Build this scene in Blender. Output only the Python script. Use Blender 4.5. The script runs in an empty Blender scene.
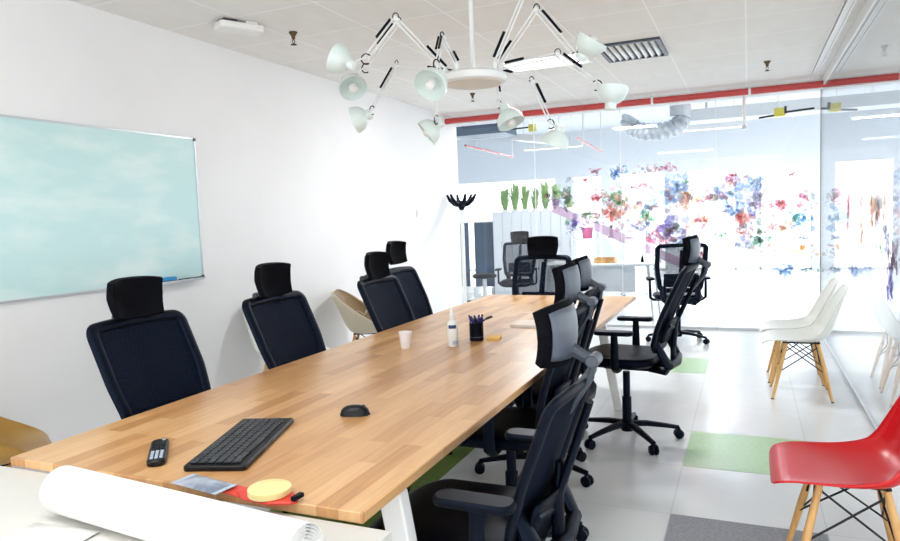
import bpy, math, random
from mathutils import Vector, Matrix
R = math.radians
PI = math.pi
rnd = random.Random(7)
scene = bpy.context.scene
col = scene.collection

# ------------------------------------------------------------------ materials
def lin(c):
    return tuple(((v/12.92) if v <= .04045 else ((v+.055)/1.055)**2.4) for v in [x/255 for x in c]) + (1,)

def mat(name, rgb, rough=.5, metal=0, spec=.5, emit=0, coat=0, tint=None):
    m = bpy.data.materials.new(name); m.use_nodes = True
    b = m.node_tree.nodes['Principled BSDF']
    b.inputs['Base Color'].default_value = lin(rgb)
    b.inputs['Roughness'].default_value = rough
    b.inputs['Metallic'].default_value = metal
    b.inputs['Specular IOR Level'].default_value = spec
    if tint: b.inputs['Specular Tint'].default_value = lin(tint)
    b.inputs['Coat Weight'].default_value = coat
    if emit:
        b.inputs['Emission Color'].default_value = lin(rgb)
        b.inputs['Emission Strength'].default_value = emit
    return m

def nodes(m): return m.node_tree.nodes, m.node_tree.links, m.node_tree.nodes['Principled BSDF']

def noise_mat(name, a, b, scale, rough=.5, bump=0, stretch=(1, 1, 1), lo=.35, hi=.65, detail=4, metal=0, spec=.5, bscale=None):
    m = mat(name, a, rough, metal, spec); N, L, P = nodes(m)
    tc = N.new('ShaderNodeTexCoord'); mp = N.new('ShaderNodeMapping'); mp.inputs['Scale'].default_value = stretch
    nz = N.new('ShaderNodeTexNoise'); nz.inputs['Scale'].default_value = scale; nz.inputs['Detail'].default_value = detail
    rp = N.new('ShaderNodeValToRGB')
    rp.color_ramp.elements[0].position = lo; rp.color_ramp.elements[1].position = hi
    rp.color_ramp.elements[0].color = lin(a); rp.color_ramp.elements[1].color = lin(b)
    L.new(tc.outputs['Object'], mp.inputs['Vector']); L.new(mp.outputs[0], nz.inputs['Vector'])
    L.new(nz.outputs['Fac'], rp.inputs['Fac']); L.new(rp.outputs[0], P.inputs['Base Color'])
    if bump:
        bm_ = N.new('ShaderNodeBump'); bm_.inputs['Strength'].default_value = bump; bm_.inputs['Distance'].default_value = .01
        n2 = N.new('ShaderNodeTexNoise'); n2.inputs['Scale'].default_value = bscale or scale*6
        L.new(mp.outputs[0], n2.inputs['Vector']); L.new(n2.outputs['Fac'], bm_.inputs['Height']); L.new(bm_.outputs[0], P.inputs['Normal'])
    return m

def glass_mat(name, tint=(251, 253, 254), refl=.04):
    m = bpy.data.materials.new(name); m.use_nodes = True
    N = m.node_tree.nodes; L = m.node_tree.links; N.clear()
    o = N.new('ShaderNodeOutputMaterial'); mx = N.new('ShaderNodeMixShader')
    t = N.new('ShaderNodeBsdfTransparent'); t.inputs[0].default_value = lin(tint)
    g = N.new('ShaderNodeBsdfGlossy'); g.inputs['Roughness'].default_value = 0.0
    f = N.new('ShaderNodeLayerWeight'); f.inputs['Blend'].default_value = .5
    pw = N.new('ShaderNodeMath'); pw.operation = 'POWER'; pw.inputs[1].default_value = 5
    ma = N.new('ShaderNodeMath'); ma.operation = 'MULTIPLY_ADD'; ma.inputs[1].default_value = 1-refl; ma.inputs[2].default_value = refl
    L.new(f.outputs['Facing'], pw.inputs[0]); L.new(pw.outputs[0], ma.inputs[0]); L.new(ma.outputs[0], mx.inputs[0]); L.new(t.outputs[0], mx.inputs[1]); L.new(g.outputs[0], mx.inputs[2]); L.new(mx.outputs[0], o.inputs[0])
    return m

def mesh_fabric(name, rgb, see):
    """woven mesh: a share of the light passes between the threads"""
    m = mat(name, rgb, .7, spec=.12, tint=(175, 200, 255)); N, L, P = nodes(m)
    o = N['Material Output']; t = N.new('ShaderNodeBsdfTransparent'); mx = N.new('ShaderNodeMixShader')
    tc = N.new('ShaderNodeTexCoord'); w1 = N.new('ShaderNodeTexWave'); w1.bands_direction = 'Z'
    w1.inputs['Scale'].default_value = 40; w1.inputs['Distortion'].default_value = .5
    mr = N.new('ShaderNodeMapRange'); mr.inputs['To Min'].default_value = see*.6; mr.inputs['To Max'].default_value = see*1.4
    L.new(tc.outputs['Object'], w1.inputs['Vector']); L.new(w1.outputs['Fac'], mr.inputs['Value'])
    L.new(mr.outputs[0], mx.inputs[0]); L.new(P.outputs[0], mx.inputs[1]); L.new(t.outputs[0], mx.inputs[2]); L.new(mx.outputs[0], o.inputs[0])
    return m

def wood_mat():
    """butcher block: narrow staves running along the table (object Y)"""
    m = mat('oak_block', (205, 150, 95), .3, spec=.5); N, L, P = nodes(m)
    tc = N.new('ShaderNodeTexCoord'); mp = N.new('ShaderNodeMapping'); mp.inputs['Rotation'].default_value = (0, 0, R(90))
    br = N.new('ShaderNodeTexBrick'); br.offset = .37; br.offset_frequency = 2
    br.inputs['Scale'].default_value = 1; br.inputs['Brick Width'].default_value = .46; br.inputs['Row Height'].default_value = .062
    br.inputs['Mortar Size'].default_value = .0006; br.inputs['Bias'].default_value = 0
    br.inputs['Color1'].default_value = (0, 0, 0, 1); br.inputs['Color2'].default_value = (1, 1, 1, 1); br.inputs['Mortar'].default_value = (.2, .2, .2, 1)
    rp = N.new('ShaderNodeValToRGB'); cr = rp.color_ramp
    cr.elements[0].color = lin((186, 134, 84)); cr.elements[1].color = lin((222, 178, 128))
    e = cr.elements.new(.45); e.color = lin((205, 156, 104))
    e = cr.elements.new(.8); e.color = lin((213, 166, 114))
    m2 = N.new('ShaderNodeMapping'); m2.inputs['Scale'].default_value = (38, 2.2, 10)
    nz = N.new('ShaderNodeTexNoise'); nz.inputs['Scale'].default_value = 1.6; nz.inputs['Detail'].default_value = 6; nz.inputs['Distortion'].default_value = .6
    mx = N.new('ShaderNodeMix'); mx.data_type = 'RGBA'; mx.blend_type = 'OVERLAY'; mx.inputs['Factor'].default_value = .34
    L.new(tc.outputs['Object'], mp.inputs['Vector']); L.new(mp.outputs[0], br.inputs['Vector'])
    L.new(br.outputs['Color'], rp.inputs['Fac']); L.new(tc.outputs['Object'], m2.inputs['Vector']); L.new(m2.outputs[0], nz.inputs['Vector'])
    L.new(rp.outputs[0], mx.inputs['A']); L.new(nz.outputs['Fac'], mx.inputs['B']); L.new(mx.outputs['Result'], P.inputs['Base Color'])
    return m

def tile_mat(name, rgb, joint, w, h, rough, off=(0, 0, 0), mortar=.004, streak=None, spec=.5, jit=.03):
    m = mat(name, rgb, rough, spec=spec); N, L, P = nodes(m)
    tc = N.new('ShaderNodeTexCoord'); mp = N.new('ShaderNodeMapping'); mp.inputs['Location'].default_value = off
    br = N.new('ShaderNodeTexBrick'); br.offset = 0
    br.inputs['Scale'].default_value = 1; br.inputs['Brick Width'].default_value = w; br.inputs['Row Height'].default_value = h
    br.inputs['Mortar Size'].default_value = mortar; br.inputs['Mortar Smooth'].default_value = .1
    c = lin(rgb); br.inputs['Color1'].default_value = c; br.inputs['Color2'].default_value = tuple(v*(1-jit) for v in c[:3])+(1,)
    br.inputs['Mortar'].default_value = lin(joint)
    L.new(tc.outputs['Object'], mp.inputs['Vector']); L.new(mp.outputs[0], br.inputs['Vector'])
    out = br.outputs['Color']
    if streak:
        m2 = N.new('ShaderNodeMapping'); m2.inputs['Scale'].default_value = streak[0]
        nz = N.new('ShaderNodeTexNoise'); nz.inputs['Scale'].default_value = streak[1]; nz.inputs['Detail'].default_value = 5
        mx = N.new('ShaderNodeMix'); mx.data_type = 'RGBA'; mx.blend_type = 'OVERLAY'; mx.inputs['Factor'].default_value = streak[2]
        L.new(tc.outputs['Object'], m2.inputs['Vector']); L.new(m2.outputs[0], nz.inputs['Vector'])
        L.new(out, mx.inputs['A']); L.new(nz.outputs['Fac'], mx.inputs['B']); out = mx.outputs['Result']
    L.new(out, P.inputs['Base Color'])
    return m

def print_mat(solid=.22):
    """translucent inks printed on clear film; ink colour from the mesh's own colour attribute"""
    m = mat('printed_film', (255, 255, 255), .5, spec=.1); N, L, P = nodes(m)
    at = N.new('ShaderNodeVertexColor'); at.layer_name = 'ink'
    o = N['Material Output']; t = N.new('ShaderNodeBsdfTransparent'); m2 = N.new('ShaderNodeMixShader')
    tc = N.new('ShaderNodeTexCoord'); nz = N.new('ShaderNodeTexNoise'); nz.inputs['Scale'].default_value = 16; nz.inputs['Detail'].default_value = 4
    mr = N.new('ShaderNodeMapRange'); mr.inputs['From Min'].default_value = .36; mr.inputs['From Max'].default_value = .62
    mr.inputs['To Min'].default_value = .25; mr.inputs['To Max'].default_value = .55
    mx = N.new('ShaderNodeMix'); mx.data_type = 'RGBA'; mx.inputs['A'].default_value = (1, 1, 1, 1)
    L.new(tc.outputs['Object'], nz.inputs['Vector']); L.new(nz.outputs['Fac'], mr.inputs['Value'])
    L.new(mr.outputs[0], mx.inputs['Factor']); L.new(at.outputs['Color'], mx.inputs['B']); L.new(mx.outputs['Result'], t.inputs[0])
    L.new(at.outputs['Color'], P.inputs['Base Color'])
    m2.inputs[0].default_value = solid
    L.new(t.outputs[0], m2.inputs[1]); L.new(P.outputs[0], m2.inputs[2]); L.new(m2.outputs[0], o.inputs[0])
    return m

M = dict(
    wall=noise_mat('painted_wall', (238, 238, 239), (233, 233, 234), 1.2, .75, .05, bscale=60),
    backwall=mat('office_wall', (226, 231, 237), .8),
    ceil=tile_mat('ceiling_tile', (238, 236, 232), (250, 250, 250), .6, .6, .9, (.01, .0, 0), .006, ((3, 1, 1), 3.5, .25), .2),
    floor=tile_mat('floor_tile', (228, 230, 231), (208, 211, 213), .65, .65, .2, (.34, 0, 0), .003, ((1, 1, 1), 9, .08), .5, .04),
    green_t=noise_mat('green_tile', (176, 208, 160), (166, 200, 150), 40, .28),
    olive_t=noise_mat('olive_tile', (120, 146, 62), (108, 134, 52), 60, .8),
    grey_t=noise_mat('grey_tile', (148, 150, 156), (128, 130, 137), 70, .6),
    wood=wood_mat(),
    white_t=noise_mat('white_laminate', (214, 212, 206), (209, 207, 201), 3, .4),
    white_m=mat('white_steel', (236, 236, 235), .35),
    white_p=mat('white_plastic', (238, 238, 236), .35),
    lampwhite=mat('lamp_enamel', (226, 238, 235), .3, coat=.3),
    rodwhite=mat('rod_enamel', (236, 238, 238), .35),
    alu=mat('aluminium', (196, 200, 203), .35, .8),
    chrome=mat('polished_metal', (205, 208, 212), .18, 1),
    black=mat('black_plastic', (7, 8, 13), .45, spec=.18, tint=(175, 200, 255)),
    blackfab=noise_mat('black_fabric', (4, 5, 10), (8, 10, 18), 90, .8, .15, spec=.1),
    seat=mat('seat_leatherette', (4, 5, 13), .42, spec=.1, tint=(175, 200, 255)),
    frame=mat('frame_plastic', (6, 9, 17), .45, spec=.2, tint=(175, 200, 255)),
    mesh=mesh_fabric('dense_mesh', (9, 16, 31), .05),
    sheer=mesh_fabric('sheer_mesh', (20, 28, 42), .55),
    greyp=mat('grey_plastic', (66, 73, 84), .38),
    shell_b=mat('headrest_shell', (84, 92, 104), .33),
    red=mat('red_plastic', (216, 20, 30), .28, spec=.5),
    white_s=mat('white_shell', (226, 228, 222), .35),
    gold=noise_mat('gold_shell', (178, 136, 62), (166, 122, 50), 6, .3, metal=.15),
    beige=mat('beige_shell', (206, 196, 172), .35),
    bronze=mat('bronze_lining', (140, 116, 84), .3, .35),
    beech=noise_mat('beech', (226, 180, 116), (210, 160, 96), 8, .45, stretch=(6, 6, .6)),
    wire=mat('black_wire', (22, 22, 24), .4, .4),
    glass=glass_mat('clear_glass'),
    glass_r=glass_mat('side_glass', refl=.11),
    print=print_mat(), stripe=print_mat(.7), post=mat('post_metal', (128, 126, 122), .4, .6),
    redpipe=mat('red_pipe', (190, 66, 64), .25),
    duct=mat('duct_steel', (84, 104, 124), .4, .3),
    silver=noise_mat('foil', (206, 212, 218), (168, 176, 184), 14, .3, .5, metal=.5),
    yellow=mat('yellow_tag', (214, 200, 70), .5),
    window=mat('daylight', (250, 253, 255), .5, emit=1.05),
    lit=mat('lit_diffuser', (250, 250, 248), .5, emit=.62),
    board=noise_mat('dry_erase_face', (194, 226, 226), (216, 236, 234), 2.2, .25, stretch=(1, 1, 3), lo=.45, hi=.68, detail=7),
    paper=mat('paper', (240, 239, 236), .8),
    cup=mat('paper_cup', (246, 240, 240), .6),
    navy=mat('navy_label', (30, 60, 110), .5),
    penblue=mat('pen_blue', (40, 44, 120), .35),
    penblack=mat('pen_black', (20, 20, 26), .4),
    note=mat('sticky_note', (232, 184, 92), .7),
    pink=mat('notebook_cover', (232, 214, 200), .6),
    tape=mat('tape_yellow', (240, 224, 156), .4),
    tapered=mat('dispenser_red', (214, 60, 44), .4),
    packet=noise_mat('packet_print', (176, 184, 196), (120, 130, 150), 22, .3),
    blue_e=mat('eraser_blue', (40, 140, 205), .5),
    keym=mat('key_black', (30, 33, 39), .42),
    kbm=mat('keyboard_black', (14, 15, 19), .4, spec=.3),
    silverbtn=mat('button_silver', (176, 190, 205), .4),
    leaf=noise_mat('leaf', (128, 176, 96), (184, 212, 140), 5, .5),
    cab=mat('cabinet_white', (226, 230, 234), .5),
    cabline=mat('cabinet_seam', (190, 196, 204), .6),
    box=noise_mat('wood_box', (226, 180, 110), (206, 150, 84), 10, .5),
    magenta=mat('magenta', (206, 92, 140), .5),
    screen=noise_mat('blue_screen', (52, 84, 112), (40, 66, 92), 3, .35),
    ventdark=mat('vent_dark', (56, 60, 62), .6),
    lens=mat('shade_inside', (150, 156, 156), .5),
    brass=mat('brass', (84, 66, 44), .4, .6),
)

# ------------------------------------------------------------------ mesh helpers
class MB:
    def __init__(s): s.v = []; s.f = []; s.c = []
    def add(s, vs, fs):
        o = len(s.v); s.v += [tuple(v) for v in vs]; s.f += [tuple(i+o for i in f) for f in fs]; return s
    def xf(s, mtx):
        s.v = [tuple(mtx @ Vector(v)) for v in s.v]; return s
    def box(s, x0, x1, y0, y1, z0, z1):
        return s.add([(x0, y0, z0), (x1, y0, z0), (x1, y1, z0), (x0, y1, z0), (x0, y0, z1), (x1, y0, z1), (x1, y1, z1), (x0, y1, z1)],
                     [(3, 2, 1, 0), (4, 5, 6, 7), (0, 1, 5, 4), (1, 2, 6, 5), (2, 3, 7, 6), (3, 0, 4, 7)])
    def tube(s, pts, r, n=10, closed=False, sx=1.0):
        """swept round bar; r one radius or one per point; sx flattens it along its second axis"""
        P = [Vector(p) for p in pts]; k = len(P); rs = r if isinstance(r, (list, tuple)) else [r]*k
        rings = []; prev = None
        for i, p in enumerate(P):
            a = P[(i-1) % k] if (closed or i > 0) else p; b = P[(i+1) % k] if (closed or i < k-1) else p
            t = (b-a).normalized()
            if prev is None:
                ref = Vector((0, 0, 1)) if abs(t.z) < .9 else Vector((1, 0, 0)); u = t.cross(ref).normalized()
            else: u = (prev - t*prev.dot(t)).normalized()
            prev = u; w = t.cross(u)
            rings.append([p + (u*math.cos(2*PI*j/n) + w*math.sin(2*PI*j/n)*sx)*rs[i] for j in range(n)])
        vs = [v for rg in rings for v in rg]; fs = []
        for i in range(k if closed else k-1):
            for j in range(n):
                a, b = i*n+j, i*n+(j+1) % n; c, d = ((i+1) % k)*n+(j+1) % n, ((i+1) % k)*n+j
                fs.append((a, b, c, d))
        if not closed: fs += [tuple(reversed(range(n))), tuple(range((k-1)*n, k*n))]
        return s.add(vs, fs)
    def lathe(s, prof, n=24, o=(0, 0, 0), ax=None):
        """prof: (radius, height) from bottom to top"""
        m = Matrix.Translation(o)
        if ax is not None: m = m @ Vector((0, 0, 1)).rotation_difference(Vector(ax)).to_matrix().to_4x4()
        vs = []; fs = []
        for (r, h) in prof:
            for j in range(n): vs.append(m @ Vector((r*math.cos(2*PI*j/n), r*math.sin(2*PI*j/n), h)))
        for i in range(len(prof)-1):
            for j in range(n): fs.append((i*n+j, i*n+(j+1) % n, (i+1)*n+(j+1) % n, (i+1)*n+j))
        if prof[0][0] > 1e-4: fs.append(tuple(reversed(range(n))))
        if prof[-1][0] > 1e-4: fs.append(tuple(range((len(prof)-1)*n, len(prof)*n)))
        return s.add(vs, fs)
    def grid(s, rows):
        n = len(rows[0]); vs = [v for r in rows for v in r]
        return s.add(vs, [(i*n+j, i*n+j+1, (i+1)*n+j+1, (i+1)*n+j) for i in range(len(rows)-1) for j in range(n-1)])
    def poly(s, pts, c=None):
        o = len(s.v); s.v += [tuple(p) for p in pts]; s.f.append(tuple(range(o, o+len(pts))))
        if c is not None: s.c.append(c)
        return s
    def prism(s, out, z0, z1):
        n = len(out)
        return s.add([(x, y, z0) for x, y in out]+[(x, y, z1) for x, y in out],
                     [tuple(reversed(range(n))), tuple(range(n, 2*n))]+[(i, (i+1) % n, n+(i+1) % n, n+i) for i in range(n)])
    def build(s, name, m, parent=None, bevel=0, seg=2, solid=0, sub=0, smooth=True, off=0):
        me = bpy.data.meshes.new(name); me.from_pydata(s.v, [], s.f); me.validate(); me.update()
        o = bpy.data.objects.new(name, me); col.objects.link(o); me.materials.append(m)
        if s.c:
            a = me.color_attributes.new('ink', 'FLOAT_COLOR', 'CORNER')
            for p, c in zip(me.polygons, s.c):
                for li in p.loop_indices: a.data[li].color = c
        if smooth:
            me.shade_smooth()
            if not sub: me.set_sharp_from_angle(angle=R(38))
        if solid:
            d = o.modifiers.new('thick', 'SOLIDIFY'); d.thickness = solid; d.offset = off
        if bevel:
            d = o.modifiers.new('edge', 'BEVEL'); d.width = bevel; d.segments = seg; d.limit_method = 'ANGLE'; d.angle_limit = R(40)
        if sub:
            d = o.modifiers.new('round', 'SUBSURF'); d.levels = sub; d.render_levels = sub
        if parent is not None: o.parent = parent
        return o

def rrect(w, d, r, n=5, cx=0, cy=0):
    pts = []
    for sx, sy, a0 in ((1, 1, 0), (-1, 1, 90), (-1, -1, 180), (1, -1, 270)):
        for i in range(n+1):
            a = R(a0+90*i/n); pts.append((cx+sx*(w/2-r)+r*math.cos(a), cy+sy*(d/2-r)+r*math.sin(a)))
    return pts

def tag(o, label=None, cat=None, group=None, kind=None):
    if label: o['label'] = label
    if cat: o['category'] = cat
    if group: o['group'] = group
    if kind: o['kind'] = kind
    return o

def thing(name, label, cat, loc=(0, 0, 0), rz=0, group=None):
    o = bpy.data.objects.new(name, None); col.objects.link(o); o.empty_display_size = .1
    o.location = loc; o.rotation_euler = (0, 0, rz)
    return tag(o, label, cat, group)

def copy_tree(o, parent=None):
    c = o.copy(); col.objects.link(c)
    if parent is not None: c.parent = parent
    for ch in list(o.children): copy_tree(ch, c)
    return c

def struct(mb, name, m, **k): return tag(mb.build(name, m, **k), kind='structure')

# ------------------------------------------------------------------ the room
H, G, WL, WR = 2.757, 8.534, -3.587, .729
YB, HC = 17.0, 3.45
struct(MB().box(-9, 9, -2.5, YB+.2, -.1, 0), 'floor', M['floor'])
struct(MB().box(WL-.14, WL, -2.5, G+.05, 0, 3.45), 'wall_left', M['wall'])
struct(MB().box(WL, 9, -2.5, G, H, H+.12), 'ceiling', M['ceil'])
struct(MB().box(-9, 9, G+.12, YB, HC, HC+.12), 'ceiling_office', M['backwall'])
# header over the glass front, reaching from the tiled ceiling up to the higher office ceiling
struct(MB().box(WL, 9, G, G+.12, 2.66, HC), 'wall_header', M['wall'])
# far wall of the office with its row of tall windows
win = []
x = -1.3-1.545*5
while x < 8: win.append((x, x+1.05)); x += 1.545
win = [q for q in win if q[0] > -3 or q[0] < -8.5]; win.insert(1, (-7.45, -4.45)); win.insert(2, (-4.0, -3.3))
bw = MB(); px = -9
for a, b in win:
    a = max(a, -8.9); bw.box(px, a, YB, YB+.2, 0, 2.32); px = b
bw.box(px, 9, YB, YB+.2, 0, 2.32); bw.box(-9, 9, YB, YB+.2, 2.32, HC)
struct(bw, 'wall_far', M['backwall'])
for i, (a, b) in enumerate(win):
    a = max(a, -8.9)
    w = struct(MB().box(a, b, YB+.12, YB+.14, 0.02, 2.32), 'window_%d' % (i+1), M['window'])
    MB().box(a, a+.03, YB+.06, YB+.12, 0, 2.32).box(b-.03, b, YB+.06, YB+.12, 0, 2.32).box(a, b, YB+.06, YB+.12, 0, .04).build('window_frame', M['white_m'], w)
struct(MB().box(-9.1, -9, G, YB, 0, HC), 'wall_office_left', M['backwall'])
struct(MB().box(-9, WL-.14, G-.06, G+.06, 0, HC), 'wall_office_near', M['backwall'])

# glass partitions
gl = struct(MB().box(WL+.005, WR, G, G+.012, .03, 2.66), 'wall_glass_front', M['glass'])
struct(MB().box(WR, WR+.012, -1.2, G, .03, 2.66), 'wall_glass_right', M['glass_r'])
struct(MB().box(WL, WR+.03, G-.012, G+.024, 0, .03), 'trim_1', M['alu'], bevel=.003)
struct(MB().box(WR-.012, WR+.024, -1.2, G, 0, .03), 'trim_2', M['alu'], bevel=.003)
struct(MB().box(WR-.004, WR+.018, G-.006, G+.016, .03, 2.66), 'trim_3', M['post'], bevel=.002)
struct(MB().box(WR-.006, WR+.018, -1.2, G, 2.66, H), 'trim_4', M['white_m'], bevel=.004)
struct(MB().box(WL, 9, G-.05, G, 2.66, H), 'trim_5', M['white_m'], bevel=.004)
for i, gx in enumerate((-2.5, -1.42, -.34)):
    struct(MB().box(gx-.003, gx+.003, G-.002, G+.014, .03, 2.66), 'trim_%d' % (6+i), M['white_p'])

# coloured floor tiles set flush in the white floor
def tile(name, x0, y0, m, label, s=.65):
    return tag(MB().box(x0+.002, x0+s-.002, y0+.002, y0+s-.002, .0, .0012).build(name, M[m]), kind='structure')
tile('floor_green_tile', -.34, 3.9, 'green_t', '')
tile('floor_green_tile_far', -.99, 6.2, 'green_t', '', .65)
tile('floor_grey_tile', -.34, 2.6, 'grey_t', '')
tile('floor_grey_tile_side', .31-.0, 2.6, 'grey_t', '', .4)
tile('floor_olive_tile', -2.2, 2.6, 'olive_t', '')
tile('floor_olive_tile_far', -2.2, 3.25, 'olive_t', '')
tile('floor_grey_tile_table', -1.55, 2.6, 'grey_t', '')

# ------------------------------------------------------------------ oak meeting table
X0, X1, Y0, Y1 = -2.0815, -.8312, 1.3335, 5.6119
TX, TY = (X0+X1)/2, (Y0+Y1)/2
t = thing('meeting_table', 'long oak meeting table with a butcher-block top and splayed white steel legs', 'table', (TX, TY, 0))
w, d = X1-X0, Y1-Y0
MB().box(-w/2, w/2, -d/2, d/2, .712, .74).build('tabletop', M['wood'], t, bevel=.003)
for ly, tx0, fx0 in ((1.57-TY, .575, .70), (4.90-TY, .47, .60)):
    for sx in (-1, 1):
        tx, fx = sx*tx0, sx*fx0
        lg = MB().add([(tx-.035, ly-.025, .70), (tx+.035, ly-.025, .70), (tx+.035, ly+.025, .70), (tx-.035, ly+.025, .70),
                       (fx-.03, ly-.02, 0), (fx+.03, ly-.02, 0), (fx+.03, ly+.02, 0), (fx-.03, ly+.02, 0)],
                      [(0, 1, 2, 3), (7, 6, 5, 4), (0, 4, 5, 1), (1, 5, 6, 2), (2, 6, 7, 3), (3, 7, 4, 0)])
        lg.build('leg', M['white_m'], t, bevel=.006)
    MB().box(-tx0, tx0, ly-.03, ly+.03, .692, .712).build('crossbar', M['white_m'], t, bevel=.004)
for sx in (-1, 1):
    MB().box(sx*.3-.02, sx*.3+.02, 1.57-TY, 4.90-TY, .692, .711).build('side_rail', M['white_m'], t, bevel=.004)

# white table in the foreground
SX0, SX1, SY0, SY1, SZ = -2.55, -.75, .62, 1.327, .712
t = thing('side_table', 'white laminate table butted against the near end of the oak table', 'table', ((SX0+SX1)/2, (SY0+SY1)/2, 0))
w, d = SX1-SX0, SY1-SY0
MB().box(-w/2, w/2, -d/2, d/2, SZ-.03, SZ).build('tabletop', M['white_t'], t, bevel=.003)
for sx in (-1, 1):
    for sy in (-1, 1):
        MB().box(sx*(w/2-.09)-.025, sx*(w/2-.09)+.025, sy*(d/2-.08)-.025, sy*(d/2-.08)+.025, 0, SZ-.03).build('leg', M['white_m'], t, bevel=.005)
MB().box(-w/2+.09, w/2-.09, d/2-.095, d/2-.065, SZ-.09, SZ-.03).box(-w/2+.09, w/2-.09, -d/2+.065, -d/2+.095, SZ-.09, SZ-.03).build('apron', M['white_m'], t)

# ------------------------------------------------------------------ office chair
def back_x(z):   # curve of the backrest, side view (chair faces +X)
    P = [(.52, -.215), (.60, -.222), (.70, -.252), (.80, -.295), (.90, -.34), (1.0, -.385), (1.05, -.408)]
    for (a, xa), (b, xb) in zip(P, P[1:]):
        if z <= b: u = max(0, (z-a)/(b-a)); return xa+(xb-xa)*u
    return P[-1][1]

def make_office_chair(seeflag):
    root = thing('office_chair', 'chair', 'chair')
    up = []                                            # what rides on the gas lift
    base = MB()
    base.lathe([(.036, .055), (.044, .07), (.044, .115), (.034, .125)], 16)
    for k in range(5):
        a = R(72*k+20); c, s = math.cos(a), math.sin(a)
        P = [(.03, .10), (.12, .098), (.22, .085), (.315, .07)]
        base.tube([(c*r_, s*r_, z_) for r_, z_ in P], [.026, .024, .02, .016], 8, sx=.8)
    bo = base.build('star_base', M['black'], root)
    for k in range(5):
        a = R(72*k+20); c, s = math.cos(a), math.sin(a); cs = MB()
        for q in (-1, 1):
            ax = Vector((-s, c, 0)); ctr = Vector((c*.315, s*.315, .029))+ax*q*.0135
            cs.lathe([(.022, -.01), (.029, -.007), (.029, .007), (.022, .01)], 14, ctr, ax)
        cs.tube([(c*.315, s*.315, .028), (c*.315, s*.315, .066)], .010, 8)
        cs.tube([(c*.315+s*.02, s*.315-c*.02, .045), (c*.315, s*.315, .061), (c*.315-s*.02, s*.315+c*.02, .045)], .012, 8)
        cs.build('caster', M['black'], bo)
    MB().lathe([(.029, .115), (.029, .27), (.022, .272), (.022, .43)], 16).build('gas_column', M['black'], root)
    mech = MB().box(-.16, .12, -.075, .075, .405, .445).tube([(.03, -.07, .42), (.03, -.22, .425), (.03, -.25, .42)], .007, 8)
    mech.tube([(-.14, 0, .425), (-.25, 0, .425), (-.285, 0, .46), (-.283, 0, .56), (-.29, 0, .70)], [.03, .03, .03, .026, .02], 10, sx=.6)
    up.append(mech.build('tilt_mechanism', M['black'], root, bevel=.008))
    # seat cushion with a waterfall front
    rows = []
    out = rrect(.50, .49, .12, 6, .045, 0)
    rings = []
    for k, (z, sc) in enumerate(((.443, .80), (.447, .93), (.462, 1.0), (.485, 1.0), (.503, .95), (.510, .82), (.508, .5))):
        rings.append([Vector((.045+(x_-.045)*sc, y_*sc, z-(max(0, x_*sc-.12)/.17)**2*.03)) for x_, y_ in out])
    n = len(out); sm = MB(); vs = [v for r_ in rings for v in r_]
    fs = [(i*n+j, i*n+(j+1) % n, (i+1)*n+(j+1) % n, (i+1)*n+j) for i in range(len(rings)-1) for j in range(n)]
    fs += [tuple(reversed(range(n))), tuple(range((len(rings)-1)*n, len(rings)*n))]
    up.append(sm.add(vs, fs).build('seat', M['seat'], root))
    # arms
    for sy in (-1, 1):
        ap = MB().tube([(.0, sy*.16, .437), (.0, sy*.25, .437), (.0, sy*.285, .46), (.0, sy*.287, .56), (.0, sy*.287, .655)],
                       [.024, .026, .026, .024, .02], 10, sx=.6)
        a_ = ap.build('armrest', M['black'], root); up.append(a_)
        MB().prism(rrect(.23, .085, .035, 5, .005, sy*.285), .655, .68).build('arm_pad', M['black'], a_, bevel=.008)
    # backrest frame: a rounded rectangle bent along the back curve
    Z0, Z1, hw0, hw1, rr = .56, 1.035, .20, .236, .034
    def wid(z): return hw0+(hw1-hw0)*min(1, (z-Z0)/.25)
    def bx(z, y): return back_x(z)+.10*(y*y)/.05*.22
    loop = []
    N = 14
    for i in range(N+1): z = Z0+rr+(Z1-Z0-2*rr)*i/N; loop.append((bx(z, wid(z)), wid(z), z))
    for i in range(1, 5): a = R(90*i/5); z = Z1-rr+rr*math.sin(a); y = wid(Z1)-rr+rr*math.cos(a); loop.append((bx(z, y), y, z))
    for i in range(9): y = (wid(Z1)-rr)*(1-2*i/8); loop.append((bx(Z1, y), y, Z1+.006*(1-(2*i/8-1)**2)))
    L2 = [(x_, -y_, z_) for x_, y_, z_ in reversed(loop[:N+5])]
    loop += L2
    for i in range(1, 5): a = R(90*i/5); z = Z0+rr-rr*math.sin(a); y = -(wid(Z0)-rr+rr*math.cos(a)); loop.append((bx(z, y), y, z))
    for i in range(9): y = -(wid(Z0)-rr)*(1-2*i/8); loop.append((bx(Z0, y), y, Z0))
    for i in range(1, 5): a = R(90-90*i/5); z = Z0+rr-rr*math.sin(a); y = wid(Z0)-rr+rr*math.cos(a); loop.append((bx(z, y), y, z))
    cl = []
    for p in loop:
        if not cl or (Vector(p)-Vector(cl[-1])).length > .004: cl.append(p)
    fr = MB().tube(cl, .025, 12, closed=True, sx=.6).build('backrest_frame', M['frame'], root); up.append(fr)
    rows = []
    for i in range(15):
        z = Z0+(Z1-Z0)*i/14; rows.append([(bx(z, wid(z)*(j/5-1))+.004, (wid(z)-.004)*(j/5-1), z) for j in range(11)])
    MB().grid(rows).build('mesh_panel', M['sheer'] if seeflag else M['mesh'], fr, solid=.003)
    rows = []
    for i in range(7):
        z = .60+.14*i/6; rows.append([(bx(z, .17*(j/4-1))-.03-.012*math.cos(PI*(j/4-1)/2), .17*(j/4-1), z) for j in range(9)])
    MB().grid(rows).build('lumbar_support', M['frame'], fr, solid=.012)
    bb = MB()
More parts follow.
